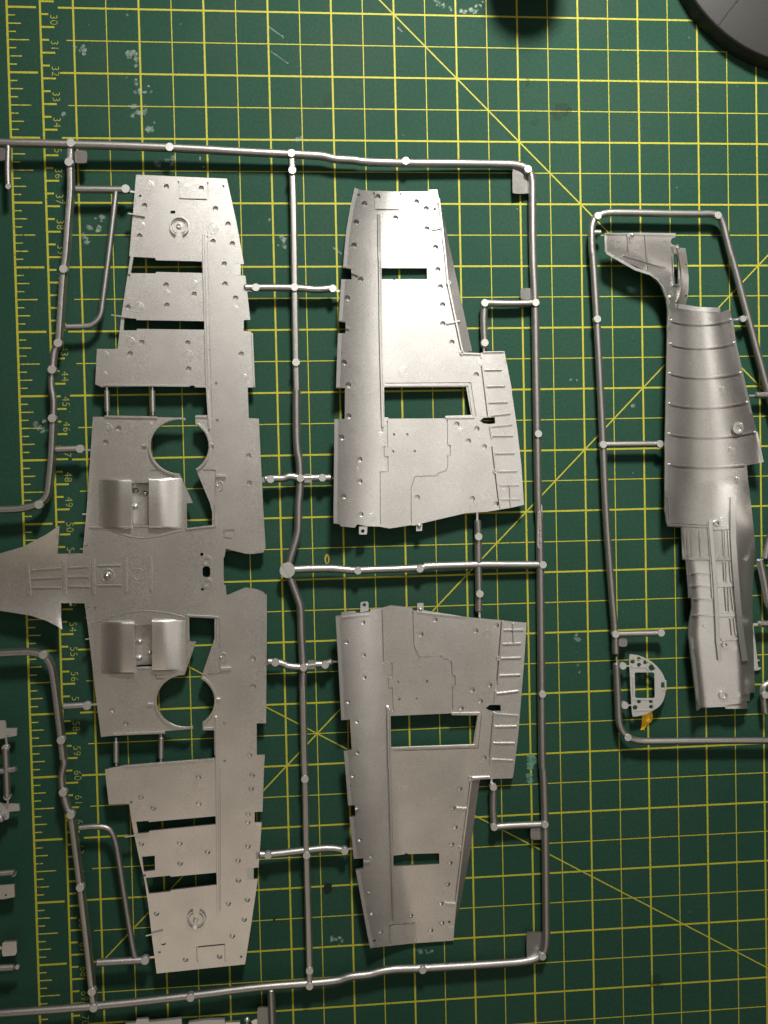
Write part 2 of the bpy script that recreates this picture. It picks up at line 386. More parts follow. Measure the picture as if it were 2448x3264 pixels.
# ================================================================== sprue A: runner frame with two upper wings and a full-span lower wing
A = thing('wing_sprue', 'large silver painted sprue holding three aeroplane wing pieces', 'model sprue', (90, -190, 0))
def hA(p):                                       # runner centre height: the left side rides higher on the wing
    p = np.asarray(p); return 7.6-4.4*np.clip(p[:, 0]/1750, -.1, 1.05)
RA = 1.62
def run(s, r=RA, prof=ROUND, it=2, parent=A, zf=hA, dz=0.0, name='runner'): return tube(name, P(s), r, zf, M_RUN, parent, prof, it, True, dz)
run('00: -60,922 0,926 460,936 1100,957 1659,990 10: 230,1000 400,1009 440,1013 500,1030 560,1036 640,1038 690,1050 960,1058 1300,1060 1659,1066 20: 10,1068 70,1078 118,1112 132,1170 133,1250')
run('20: 132,1200 135,1659 21: 150,300 155,700 163,1150 170,1659 22: 178,0 183,340 190,1100 195,1659 23: 203,0 215,360 222,1050', it=1)
run('23: 222,1000 222,1130 208,1200 150,1240 60,1256 13: 1659,1262 1300,1285 1050,1300 900,1302 800,1318 740,1338 600,1350 540,1378 350,1395 0,1420 03: 1235,1478 600,1548 0,1590 -60,1595')
T_ = dict(r=1.5, prof=TRAP)
run('00: 460,935 452,1050 457,1150 457,1250 440,1450 427,1659 01: 412,85 393,350 380,560', **T_)
run('01: 378,570 350,620 340,740', r=1.5); run('01: 340,735 330,840 350,930 345,1050', r=1.3)
run('01: 345,1045 335,1300 318,1480 305,1560 250,1610 150,1640 0,1645 -80,1645', **T_)
run('02: -80,920 0,915 200,905 280,925 330,985 350,1100 375,1300 397,1478 410,1600', **T_)
run('02: 405,1580 420,1625 03: 403,30 398,70 408,155', r=1.35); run('03: 408,150 435,260 462,302', r=1.6)
run('03: 460,300 480,450 521,770 560,1100 597,1445 608,1555', **T_)
run('00: 495,1228 815,1232', r=1.45); run('00: 752,1245 735,1400 705,1659 01: 665,300 655,390 600,450 540,458 430,460', r=1.15)
run('03: 515,388 620,378 705,385 740,440 765,550 810,850 860,1150 875,1225', r=1.15); run('03: 630,1262 945,1243', r=1.5)
run('10: 230,997 235,1105 242,1300 248,1659 11: 250,205 258,690 263,870', **T_)
run('11: 262,865 262,1000 265,1250 283,1320 287,1440 283,1545 275,1600 12: 275,60 272,140 230,270 205,370')
run('12: 205,385 230,450 275,570 290,620 292,760 300,900 306,1005 302,1140', r=1.6)
run('12: 302,1130 305,1300 312,1659 13: 318,70 326,560 340,1000 347,1310 347,1410', **T_)
run('12: 205,375 350,368 500,366', r=1.6); run('12: 490,366 560,372 620,378', r=1.62, it=1); run('12: 600,378 660,378 1060,365 1150,348', r=1.55); run('12: 1090,352 1440,341 1659,342 22: 190,342', r=1.6)
run('01: 1590,205 1659,206 11: 250,206 390,220 440,216 498,210', r=1.45)
run('11: 60,1447 120,1442 180,1445 215,1425 290,1440', r=1.5); run('11: 290,1440 430,1438 482,1438', r=1.45)
run('12: 80,970 125,973 170,980 210,1002 306,1006', r=1.5); run('12: 306,1000 400,985 448,988 490,970', r=1.45)
run('13: 25,560 78,563 330,532', r=1.5); run('13: 330,532 480,516 575,533', r=1.45)
run('12: 1436,60 1440,160 1440,340 1445,530 1443,640', r=1.5)
run('11: 1480,305 1659,310 21: 150,305', r=1.45); run('11: 1480,305 1475,440 1482,565 1478,590', r=1.5)
run('13: 1540,115 1535,250 1545,382', r=1.5); run('13: 1545,382 1659,372 23: 210,365', r=1.45)
run('00: 55,930 50,1100 55,1210', r=1.15); run('13: 98,1435 108,1700', r=1.6)
run('01: 365,1256 522,1250', r=1.4); run('02: 415,1260 567,1252', r=1.4)
# flat gates between runner and part
def gate(s, w=9, dz=-.2, parent=A, zf=hA, name='gate'): ridge(name, P(s), w, .5, lambda p: zf(p)+dz, M_SIL, parent, .6, .1)
for s in ('00: 845,1240 885,1245', '01: 545,1257 590,1258', '02: 590,1248 640,1246', '03: 965,1228 1005,1224', '11: 520,225 565,228', '11: 480,1438 520,1440',
          '12: 490,970 545,970', '13: 595,525 640,520', '12: 1434,70 1434,0', '12: 1448,640 1450,690', '11: 1478,595 1478,630', '13: 1525,100 1528,60', 'ZL: 105,620 120,740', 'ZL: 135,1700 138,1790'):
    gate(s, 14/2.033)
# ejector pins (flat light discs)
pin_me = lathe_mesh('ejector_pin', [(1.62, -1.6), (1.62, .55), (1.55, .63), (0.0001, .63)], 24)
def pins(s, parent, zf, sc=1.0, dz=RA):
    for q in P(s): place('ejector_pin', pin_me, M_PIN, q, zf(np.array([q[:2]]))[0]+dz, parent, sc*(q[2]/13.2 if len(q) > 2 else 1))
pins('00: 460,928 448,1052 1100,955 815,1225 01: 413,85 377,565 338,737 340,1052 520,1250 252,1612 02: 282,925 397,1478 565,1255 03: 410,157 460,302 521,773 597,1447 608,1552 940,1245 1235,1485', A, hA)
pins('10: 230,995 235,1105 970,1045 11: 0,205 250,203 498,212 260,690 95,1447 288,1440 430,1437 1482,305 1482,563 12: 660,380 1062,367 1442,160 1450,530 125,975 308,1008 448,990', A, hA, .95)
pins('13: 317,72 78,565 328,565 575,535 347,1312 347,1412 1080,1308 1538,123 1543,382 20: 103,1097 21: 153,303 170,1153 22: 200,342 197,1180 23: 213,365 197,1220', A, hA, .93)
pins('00: 55,1210', A, hA, .65, .9)
hub_me = lathe_mesh('sprue_hub', [(3.1, -1.6), (3.1, .5), (3.0, .6), (0.0001, .6)], 32); place('sprue_hub', hub_me, M_PIN, P('12: 203,378')[0], 7.0, A)
ridge('hub_seam', P('12: 168,345 215,418'), 3, .05, lambda p: np.full(len(p), 7.6), M_SIL, A, .1)
def tab(s, parent=A, zf=hA, dz=.2, th=.9):
    q = P(s); plate('tab', smoothp(q, 1, True) if len(q) > 6 else q, [], lambda p: zf(p)+dz, th, M_RUN, parent, 30)
def rtab(fr, x0, y0, x1, y1, parent=A, zf0=hA, tilt=.17):
    r = 10; xl = FR[fr][0]+x0/FR[fr][2]; zf = lambda p: zf0(p)-tilt*.123*(np.asarray(p)[:, 0]-xl); tab('%s: %g,%g %g,%g %g,%g %g,%g %g,%g %g,%g %g,%g %g,%g' % (fr, x0+r, y0, x1-r, y0, x1, y0+r, x1, y1-r, x1-r, y1, x0+r, y1, x0, y1-r, x0, y0+r), parent, zf)
rtab('00', 485, 975, 565, 1057, tilt=-.12); rtab('20', 3, 1085, 115, 1255); rtab('21', 55, 208, 130, 282); rtab('23', 120, 385, 200, 465); rtab('23', 95, 1065, 215, 1232)
rtab('13', 8, 1552, 100, 1700); rtab('00', -40, 958, 36, 1040, tilt=-.12)
tab('11: 315,1412 362,1412 362,1468 315,1468', dz=1.3); tab('12: 335,962 386,960 386,1018 335,1018', dz=1.3)
tab('11: 40,1432 110,1432 110,1466 40,1466', dz=1.0); tab('12: 62,958 110,958 110,992 62,992', dz=1.0); tab('13: 0,545 70,545 70,590 0,590', dz=.6); tab('01: 1575,190 1640,188 1640,230 1575,228', dz=.6)
# raised maker's lettering on its plate along the right runner
def lt(p): return hA(p)+RA
plate('letter_plate', smoothp(P('21: 165,1605 195,1605 196,1659 22: 198,225 190,240 172,240 166,225'), 1), [], lambda p: hA(p)+RA-.25, .8, M_PIN, A, 20)
tx = bpy.data.curves.new('raised_lettering', 'FONT'); tx.body = '\u00a9 2010 TAMIYA'; tx.size = 2.05*MM; tx.extrude = .12*MM; tx.align_x = 'LEFT'; tx.space_character = 1.12
tx.materials.append(M_SIL); w0 = un(P('22: 192,236'), [5.0])[0]; w1 = un(P('21: 187,1610'), [5.0])[0]
o = bpy.data.objects.new('raised_lettering', tx); COL.objects.link(o); bpy.context.view_layer.update()
me = bpy.data.meshes.new_from_object(o.evaluated_get(bpy.context.evaluated_depsgraph_get())); me.name = 'raised_lettering'; bpy.data.objects.remove(o)
o = bpy.data.objects.new('raised_lettering', me); COL.objects.link(o); o.parent = A; dd = w1-w0
o.location = Vector((w0-np.array(A['_o'])).tolist())*MM; o.rotation_euler = (0, 0, math.atan2(dd[1], dd[0]))

# ---- lower wing (full span, left)
def EL(cx, cy, rx, ry, a0, a1, n=22): return ' '.join('%.1f,%.1f' % (cx+rx*math.cos(math.radians(a0+(a1-a0)*k/n)), cy+ry*math.sin(math.radians(a0+(a1-a0)*k/n))) for k in range(n+1))
LW_OUT = P(('''00: 882,1132 1470,1158 1530,1430 1572,1659 01: 1582,52 1558,52 1558,125 1590,128 1622,413 1580,415 1578,485 1628,490 1655,850 1605,852 1612,1050 1677,1054
 11: 48,1659 12: 62,230 02: 1705,262 1640,272 1590,270 1464,238 1455,290 1448,300 1450,470 1462,475 1468,540 1590,490 1659,500 1700,515 1729,540 12: 70,700 65,1369 4,1370 5,1575 57,1573 52,1659
 13: 42,283 -9,285 -9,353 37,353 17,645 03: 1642,648 1642,720 1671,718 1630,1000 1588,1272 1015,1332 1000,1215 985,1100 960,880 935,720 905,600 880,480 862,400 836,232 705,237 680,10
 02: 735,1655 770,1650 800,1642 1395,1595 1388,1415 1315,1415 {A} 1390,820 1390,690 1225,682 1228,838 1270,840 {B} 1250,1405 1070,1420 1070,1437 728,1450 655,1458 625,1230 605,1060 575,790 548,592 395,590
 395,680 403,762 370,740 300,705 200,672 100,655 0,640 -90,632 -90,290 0,268 150,225 300,145 385,88 380,180 372,272 535,268 560,0 01: 565,1600 585,1300 602,1042 1085,1045 1200,1050 {C} 1250,1600 1210,1603 1210,1659 02: 1212,105 1375,85 1375,0 01: 1360,1600 {D} 1265,1035 1345,1030 1338,838
 660,850 617,832 628,602 762,602 785,400 830,100 845,0 00: 837,1659 860,1400''').format(A=EL(1202, 1224, 187, 168, 54, -58), B=EL(1202, 1224, 187, 168, -92, -285), C=EL(1163, 1235, 188, 174, -78, -270), D=EL(1163, 1235, 188, 174, 56, -56)))
LW_H = [P(s) for s in ('01: 866,5 1005,12 1010,27 1308,35 1312,110 1012,103 1008,113 847,110', '01: 806,402 882,405 885,415 1322,422 1325,478 888,472 885,482 800,482',
  '03: 882,348 962,342 965,350 1397,312 1398,365 968,408 965,418 895,425', '03: 920,575 1003,568 1005,663 932,672', '03: 945,712 1102,697 1106,705 1402,678 1404,757 1108,792 1105,800 965,815',
  '00: 1105,1366 1135,1364 1135,1384 1105,1384', '02: 1312,365 1324,352 1350,352 1362,365 1362,410 1350,422 1324,422 1312,410')]
LW_H += [circ(q, q[2], 12) for q in P('02: 1307,275,11 1312,502,11')]
def zLW(p):
    p = np.asarray(p, float); z = 7.4-1.3*np.clip(p[:, 0]/820, 0, 1)
    t = np.clip((300-p[:, 0])/110, 0, 1)                                   # belly fairing behind the wing root is a shallow trough
    z = z+t*t*2.6*np.clip(np.abs(p[:, 1]-1848)/150, 0, 1.2)**2
    le = np.clip((p[:, 0]-(690+.10*np.clip(1840-np.abs(p[:, 1]-1840), 500, 1840)))/70, 0, 1)
    return z-le*0
LW_C = P('''00: 1078,1210 1304,1220 937,1332 1396,1352 1478,1452 905,1530 1381,1565 1505,1580 01: 1453,52 1458,182 1526,273 1076,188 1259,248 1082,320 830,332 919,560 1216,563 843,634 1222,732 1563,637 768,1117 684,1207 1611,1295 1616,1473
 02: 1640,948 1640,1127 727,1285 815,1370 1617,1573 03: 1286,58 1635,45 1628,132 913,187 1288,230 994,258 1608,297 1606,350 1607,505 917,490 1165,486 1345,543 1167,617 1543,598 1545,727 1603,852 1480,876 1015,942 1583,980 1506,1087 1058,1132 1423,1220 1203,1240''')
LW_S = P('00: 1446,1208 908,1270 01: 1400,826 1407,1066 836,125 02: 1453,1368 1456,1612 560,222 610,213 670,203 570,620 622,622 680,627 03: 850,220 937,695 1033,1193 1563,1222')
def wing(name, out, holes, zf, cs, ss, grooves, thick=1.0):
    cl = [circ(q, 8.8) for q in cs]+[circ(q, 4.4, 10) for q in ss]; gl = [groove_poly(g, g_w) for g, g_w, _ in grooves]
    w = plate(name, out, holes, zf, thick, M_SIL, A, 14, cl+gl)
    for k, L in enumerate(cl): cup('ejector_mark' if k < len(cs) else 'locating_hole', L, zf, 1.15 if k < len(cs) else 1.2, M_SIL, w)
    for g, g_w, g_d in grooves: groove('panel_and_shade_line' if g_w < 20 else 'wheel_slot', g, g_w, zf, g_d, M_SIL, w)  # the thinnest are not panel lines but grooves added as shade beside ribs
    return w
LW_G = [P('00: 1156,1175 1158,1288 1345,1294 1346,1180'), P('03: 1280,1255 1276,1160 1458,1142 1461,1255'), P('02: 1450,120 1448,168 1512,172 1514,118 1456,120'),
        P('01: 978,1440 978,1392 1022,1388'), P('01: 1312,1388 1392,1390 1398,1655'), P('02: 1010,1048 1012,1080 1062,1080'), P('02: 1345,1052 1422,1045 1420,690')]
LW_G = [(g, 4.4, .8) for g in LW_G]+[(P(g), 3.0, .7) for g in ('00: 1343,1530 01: 1344,0 1366,850 1376,1100', '02: 1390,1430 1392,1580', '03: 1426,10 1428,300 1430,930')]+[(P('01: 908,1470 02: 911,86'), 54, 4.6), (P('02: 926,732 938,1004'), 54, 4.6)]  # thinner grooves are added to stand in for shade along the spars
LW = wing('lower_wing', LW_OUT, LW_H, zLW, LW_C, LW_S, LW_G)
RID = [('00: 1318,1515 01: 1318,0 1340,850 1357,1120', 7, 1.2), ('00: 1330,1515 01: 1331,0 1352,850', 3.5), ('02: 1400,1330 1403,1659 03: 1408,300 1412,940', 7, 1.2), ('01: 670,836 1230,842', 7), ('01: 1262,846 1335,846', 7), ('01: 678,1040 1020,1046', 8),
       ('01: 1270,1038 1342,1040', 9), ('02: 730,1444 1068,1428', 8), ('02: 1318,1408 1385,1404', 8), ('02: 805,1650 1285,1612', 6), ('02: 1318,1608 1392,1602', 6), ('01: 1634,500 1648,840', 6),
       ('01: 1205,1605 1205,1659 02: 1206,112 1395,92 1395,0 01: 1390,1600', 5), ('02: 1218,835 1215,672 1410,682 1405,830', 5)]
for r_ in RID: ridge('rib', P(r_[0]), r_[1], r_[2] if len(r_) > 2 else .7, zLW, M_SIL, LW)
def arc(c, r, a0, a1, n=26): return [(c[0]+r*math.cos(math.radians(a0+(a1-a0)*k/n)), c[1]+r*math.sin(math.radians(a0+(a1-a0)*k/n))) for k in range(n+1)]
for fr_, (cx, cy, rx, ry), angs in (('01', (1163, 1235, 197, 183), ((-80, -262), (56, -56))), ('02', (1202, 1224, 196, 177), ((-98, -282), (54, -57)))):
    for a0, a1 in angs: ridge('wheel_well_rim', P(fr_+': '+EL(cx, cy, rx, ry, a0, a1)), 7, 1.2, zLW, M_SIL, LW)
for s in ('01: 920,1229 952,1229', '01: 1350,1222 1388,1222', '02: 955,1249 995,1249', '02: 1390,1217 1428,1217'): ridge('rim_clip', P(s), 6, 1.1, zLW, M_SIL, LW)
for s, a0, a1 in (('00: 1162,1465', 115, 425), ('03: 1270,987', -65, 245)):
    q = P(s)[0]; ridge('drain_ring', arc(q, 29, a0, a1), 5, 1.2, zLW, M_SIL, LW); ridge('drain_ring', arc(q, 22, a0, a1), 3, .5, zLW, M_SIL, LW)
    place('drain_boss', lathe_mesh('drain_boss', [(1.15, -.3), (1.1, .5), (.75, .55), (.6, .2), (.0001, .2)], 18), M_SIL, q, zLW(np.array([q]))[0], LW)
for s, w_ in (('ZT: 340,790 365,1180', 15), ('ZT: 800,735 815,1165', 14), ('ZT: 1170,710 1176,1160', 13), ('ZT: 1580,695 1586,1140', 12), ('02: 975,285 977,515', 12)): ridge('belly_frame', P(s), w_, .35, zLW, M_SIL, LW)
for s in ('ZT: 395,860 770,832', 'ZT: 395,968 770,950', 'ZT: 395,1080 770,1080', 'ZT: 855,830 1110,815', 'ZT: 855,943 1110,940', 'ZT: 860,1062 1130,1068', 'ZT: 1225,803 1520,797', 'ZT: 1230,1052 1525,1047'):
    ridge('stringer', P(s), 4.5, .55, zLW, M_SIL, LW)
for s in ('02: 1342,317', '02: 1345,462'):
    q = P(s)[0]; place('washer', lathe_mesh('washer', [(2.1, -.3), (2.05, .45), (1.0, .45), (.9, -.2), (.0001, -.2)], 20), M_SIL, q, zLW(np.array([q]))[0], LW)
q = P('02: 697,413')[0]; ridge('strut_mount', arc(q, 21, 0, 360), 4, .35, zLW, M_SIL, LW)
place('strut_mount', lathe_mesh('strut_mount', [(1.7, -.3), (1.3, .9), (.6, 1.8), (.0001, 2.0)], 9), M_SIL, q, zLW(np.array([q]))[0], LW)
q = P('02: 897,405')[0]; ridge('mould_ring', arc(q, 18, 40, 330), 3, .2, zLW, M_SIL, LW)
# curved housings over the wheel legs
def bay(xa, xb, ya, yb, prof, hgt, sk=0.0):
    """raised housing: px corners (tile-free source px), prof(u) height 0..1 across it"""
    U = np.r_[0, np.linspace(0, 1, 14), 1]; n = len(U); V = []; R_ = []
    vs = np.r_[0, 0.0, .02, .05, .5, .95, .98, 1.0, 1.0]; ev = [0, .78, .95, 1, 1, 1, .95, .78, 0]
    for v_, e_ in zip(vs, ev):
        row = []
        for k, u in enumerate(U):
            x = xa+(xb-xa)*u+sk*v_; y = ya+(yb-ya)*v_; h = 0 if k in (0, n-1) else prof(u)*e_*hgt
            row.append((x, y, h))
        R_.append(row)
    Q = np.array([q for r_ in R_ for q in r_]); base = zLW(Q[:, :2])-.2; W = un(Q[:, :2], base); W[:, 2] += Q[:, 2]+(Q[:, 2] > 0)*.2
    W[:, :2] = un(Q[:, :2], W[:, 2])[:, :2]
    m_ = len(R_); F = [(i*n+j, i*n+j+1, (i+1)*n+j+1, (i+1)*n+j) for i in range(m_-1) for j in range(n-1)]
    a = W[F[60][0]]
    if np.cross(W[F[60][1]]-a, W[F[60][3]]-a)[2] < 0: F = [tuple(reversed(f)) for f in F]
    return obj('leg_housing', W, F, M_SIL, LW, ang=50)
pl = lambda u: .05+.95*(3*u*u-2*u**3) if u < 1 else 1.0
pr = lambda u: .08+.92*(1-(3*u*u-2*u**3))
def SX(s): return P(s)[0]
(xa, ya), (xb, yb) = SX('01: 640,1447'), SX('02: 850,108'); bay(xa, xb, ya, yb, lambda u: pl(min(u*1.5, 1)), 2.3)
(xa, ya), (xb, yb) = SX('01: 965,1440'), SX('02: 1180,108'); bay(xa, xb, ya, yb, lambda u: pr(max(0, u*1.4-.4)), 2.2)
(xa, ya), (xb, yb) = SX('02: 655,712'), SX('02: 868,1048'); bay(xa, xb, ya, yb, lambda u: pl(min(u*1.5, 1)), 2.3)
(xa, ya), (xb, yb) = SX('02: 985,700'), SX('02: 1200,1032'); bay(xa, xb, ya, yb, lambda u: pr(max(0, u*1.4-.4)), 2.2)
ball = lathe_mesh('rivet_dome', [(1.15, -.2), (1.05, .45), (.7, .9), (.3, 1.1), (.0001, 1.13)], 14)
for q in P('01: 882,1520 942,1538 880,1622 02: 908,838 970,912 905,944'): place('rivet_dome', ball, M_PIN, q, zLW(np.array([q]))[0]-4.6, LW)
for s in ('02: 582,110 700,112 860,168 1000,165 1120,135 1190,118', '02: 605,720 760,665 880,642 960,640 1080,652 1195,680'): ridge('fairing_edge', smoothp(P(s), 2), 3, .3, zLW, M_SIL, LW)
for s in ('02: 580,100 660,100', '02: 865,92 965,92', '02: 600,712 604,735', '02: 890,1015 985,1012', '02: 1145,690 1195,686'): ridge('fairing_edge', P(s), 6, .5, zLW, M_SIL, LW)
for s in ('02: 452,268 450,248', '02: 459,605 458,590', '00: 828,1382 940,1400', '01: 720,382 840,398', '03: 808,448 960,424', '03: 945,1088 1050,1062', '02: 533,14 558,14', '02: 553,825 578,822', '02: 518,240 540,240'): ridge('hinge_pin', P(s), 5, .9, zLW, M_SIL, LW, .6)
for s in ('01: 1400,1425 1465,1428', '02: 1430,1020 1498,1016'): ridge('latch', P(s), 9, 1.3, zLW, M_SIL, LW)
for s in ('01: 1415,1490', '02: 1438,942'):
    q = P(s)[0]; ridge('hinge_ring', arc(q, 15, -80, 80), 3.5, .5, zLW, M_SIL, LW); place('rivet_dome', ball, M_SIL, (q[0]-3, q[1]), zLW(np.array([q]))[0]-.3, LW, .55)
for s in ('01: 1518,52 1558,52 1558,125 1518,125', '03: 1605,650 1642,648 1642,722 1605,722'):
    groove('hinge_pocket', P(s)+[P(s)[0]], 2.0, lambda p: zLW(p)+.06, .06, M_PIN, LW); plate('hinge_pocket', P(s), [], lambda p: zLW(p)+.05, .1, M_PIN, LW, 40)
# rods bridging the flap opening
for s in ('01: 692,850 697,1030', '01: 988,850 991,1030', '02: 752,1465 753,1645', '02: 1045,1440 1043,1618'):
    a, b_ = P(s); f = lambda t: (a[0]+(b_[0]-a[0])*t, a[1]+(b_[1]-a[1])*t)
    tube('flap_rod', [f(.14), f(.5), f(.86)], 1.05, zLW, M_SIL, A, ROUND, 0, True, -.6); tube('gate', [f(0), f(1)], .5, zLW, M_SIL, A, ROUND, 0, True, -.4)
# faint round ejector marks
mark_me = lathe_mesh('mould_mark', [(1.0, -.1), (1.0, .03), (.97, .045), (.0001, .045)], 24, 12)
def marks(s, zf, w):
    for q in P(s):
        o = place('mould_mark', mark_me, M_SIL, q, zf(np.array([q[:2]]))[0], w); k = (q[2] if len(q) > 2 else 7)*.123; o.scale = (k, k, 1)
        q3 = np.array([q[:2], (q[0]+9, q[1]), (q[0], q[1]-9)]); w3 = un(q3, zf(q3)); nv = np.cross(w3[1]-w3[0], w3[2]-w3[0]); o.rotation_mode = 'QUATERNION'; o.rotation_quaternion = Vector(nv.tolist()).to_track_quat('Z', 'Y')
marks('00: 962,1202,34 1195,1213,27 1410,1222,34 912,1462,24 1378,1478,42 1495,1515,26 01: 1080,245,24 1257,180,24 1462,118,18 900,335,34 1520,345,24 843,558,34 680,645,26 1218,648,38 670,770,24 1580,790,24 690,1120,40 970,1095,20 03: 1285,130,42 915,270,34 1167,545,24 1055,1115,26', zLW, LW)

# ---- upper wings (right), concave inside up with a rolled leading edge
UW1 = P('''10: 640,1212 655,1228 760,1237 935,1242 1120,1240 1122,1230 1175,1228 1182,1275 1200,1480 1232,1659 11: 1250,170 1345,620 1350,628 1468,632 1470,618 1610,618 1659,870
 21: 0,890 35,1130 60,1350 78,1612 0,1630 12: 1500,-2 1355,8 1090,70 1025,88 1005,85 865,107 805,95 720,92 655,80 640,102 545,92 545,80 502,75 502,0 11: 502,1659 508,1055 575,1057 577,855 518,855 530,500 580,500 580,430 535,422 552,150 620,152 617,83 563,75 570,0 10: 570,1659 585,1500 610,1350''')
UW1_H = [P(s) for s in ('11: 812,78 1108,78 1110,150 905,150 895,158 885,150 812,150', '11: 830,850 1362,848 1395,1030 1228,1035 1225,1052 860,1054 856,1045 832,1045', '11: 1450,1070 1475,1048 1548,1045 1550,1085 1510,1090 1475,1085')]
UW1_LE = P('10: 640,1212 610,1350 585,1500 570,1659 11: 552,150 530,500 518,855 508,1055 502,1659 12: 502,75')
UW2 = P('''12: 515,675 555,668 552,650 638,640 655,655 740,648 742,632 815,622 875,605 1010,620 1020,640 1090,637 1370,682 1595,702 1659,710 22: 0,710 95,718 80,950 40,1450 15,1659 23: 5,62 13: 1659,67 1530,70 1450,74 1400,82 1345,520 1300,880 1285,1030 1280,1118 1222,1122 1000,1138 760,1165 740,1170 718,1060 700,960 660,740 645,660 697,650 695,585 633,590 605,318 645,312 640,240 597,245 578,0 12: 568,1550 620,1540 608,1345 552,1350 535,1020''')
UW2_H = [P(s) for s in ('12: 872,1322 1265,1305 1270,1318 1435,1318 1408,1505 875,1525', '12: 1487,1272 1515,1250 1585,1250 1587,1290 1530,1290 1510,1285', '13: 890,568 960,560 975,550 985,558 1187,552 1188,622 892,637')]
UW2_LE = P('12: 515,675 552,1350 568,1550 13: 578,0 605,318 633,590 645,660 700,960 740,1170')
def zUW(LE):
    ly = np.array([q[1] for q in LE]); lx = np.array([q[0] for q in LE])
    def f(p):
        p = np.asarray(p, float); d = p[:, 0]-np.interp(p[:, 1], ly, lx)
        t = np.clip(1-d/158, 0, 1.0)
        te = np.clip((p[:, 0]-1480)/90, 0, 1)
        return 2.2+np.clip((1130-np.abs(p[:, 1]-1815))/8.13, 0, 130)*.040-1.0*np.clip((p[:, 0]-1030)/600, 0, 1)+5.2*t**1.8+.5*te
    return f
zU1, zU2 = zUW(UW1_LE), zUW(UW2_LE)
G1 = [P('11: 850,1068 850,1235 828,1237 828,1300 853,1302 853,1398 803,1400 803,1659 12: 805,84'), P('11: 1238,1062 1240,1228 1257,1230 1257,1292 1240,1296 1240,1370 1225,1395 1180,1408 1175,1425 1030,1430 1003,1505 1003,1659 12: 1005,75'),
      P('10: 765,1246 765,1358 935,1360 935,1250')]
G2 = [P('12: 815,634 825,978 880,980 880,1072 857,1075 857,1138 882,1140 887,1295'), P('12: 1014,642 1020,860 1052,938 1197,935 1200,950 1235,953 1265,975 1270,1060 1288,1063 1288,1125 1272,1128 1272,1290'),
      P('13: 868,1138 865,1018 1032,1003 1036,1122')]
RB1 = ['255,390 470,388', '285,597 510,592', '310,800 540,795', '335,965 575,938', '360,1222 610,1218', '390,1442 630,1438', '420,1668 660,1664']
GF1 = ['10: 787,1390 790,1659 11: 791,0 797,500 810,1045', '11: 842,825 1391,821 1425,1040', '10: 1174,1300 1215,1640 11: 1231,170 1325,612', 'ZW: 210,345 288,970', 'ZW: 342,1360 432,2090']+['ZW: '+' '.join('%g,%g' % (float(q.split(',')[0])+6, float(q.split(',')[1])+13) for q in t.split()) for t in RB1]  # added grooves, shaped to give dark shade lines beside ribs and frame
RB2 = ['12: 1604,765 22: 70,765', '12: 1600,857 22: 56,852', '12: 1582,950 22: 56,945', '12: 1574,1062 22: 51,1056', '12: 1566,1178 22: 41,1162', '12: 1556,1393 22: 28,1390', '12: 1546,1500 22: 16,1500']
GF2 = ['12: 846,1310 850,1659 13: 855,0 868,500 883,985', '12: 1460,1320 1438,1530 900,1547', '13: 1384,95 1330,520 1287,870', '12: 1588,715 1558,1100', '12: 1532,1320 1508,1600']+[' '.join(('%g,%g' % (float(q.split(',')[0]), float(q.split(',')[1])+8)) if ',' in q else q for q in t.split()) for t in RB2]  # same added shade grooves for the lower of the two wings
C1 = P('''10: 703,1320 790,1275 650,1440 1040,1308 1103,1352 905,1413 1107,1482 635,1590 1163,1603 11: 678,152 592,272 1178,88 1195,200 1209,317 1211,440 1269,560 1427,770 570,690 598,835 601,1037 555,1175 671,1318 673,1460 567,1557 1300,1090 1430,1120 1375,1200 1478,1237 1401,1573 1554,1608 1044,1565 12: 678,15''')
S1 = P('10: 665,1262 1158,1356 11: 893,1157 980,1157 888,1267 1028,1265 548,627 523,1600')
C2 = P('''12: 690,715 695,928 698,1073 583,842 592,1228 650,1357 653,1560 1158,697 1068,792 1423,770 1557,735 1513,1120 1400,1153 1453,1224 1328,1270 1477,1590 13: 622,50 668,465 740,570 728,802 747,940 805,1060 1318,133 1275,258 1289,383 1267,493 1256,613 1241,750 1197,877 1002,955 1204,1003 1132,1050''')
S2 = P('12: 918,1103 1105,1096 928,1210 1038,1207 540,808 13: 608,117 767,1117 1252,997')
W1 = wing('upper_wing', UW1, UW1_H, zU1, C1, S1, [(g, 4.4, .8) for g in G1]+[(P(g), 3.0, .7) for g in GF1]); W2 = wing('upper_wing', UW2, UW2_H, zU2, C2, S2, [(g, 4.4, .8) for g in G2]+[(P(g), 3.0, .7) for g in GF2])
W1['label'] = 'brightly lit upper wing piece above the middle runner'; W2['label'] = 'dimmer upper wing piece below the middle runner'
R1 = [('10: 794,1385 798,1659 11: 800,0 806,500 820,1050 822,1110', 7, 1.4), ('10: 804,1385 808,1659 11: 810,0 816,500 828,1000', 3, .4), ('11: 838,838 1380,834 1410,1043 1228,1046', 8, .6), ('10: 1186,1285 1228,1659 11: 1244,170 1338,620', 6, .7), ('11: 1345,630 1455,634', 6, .7),
      ('ZW: 228,335 308,985', 5, .7), ('ZW: 320,1090 348,1255', 5, .7), ('ZW: 360,1345 455,2130', 6, .7), ('ZW: 215,175 215,240', 5, .7), ('10: 1030,1243 1030,1280', 3.5, .5), ('10: 1047,1243 1047,1280', 3.5, .5), ('10: 1130,1478 1195,1466', 4, .7), ('10: 1135,1490 1195,1478', 3, .6), ('11: 1235,436 1320,420', 5, .8)]
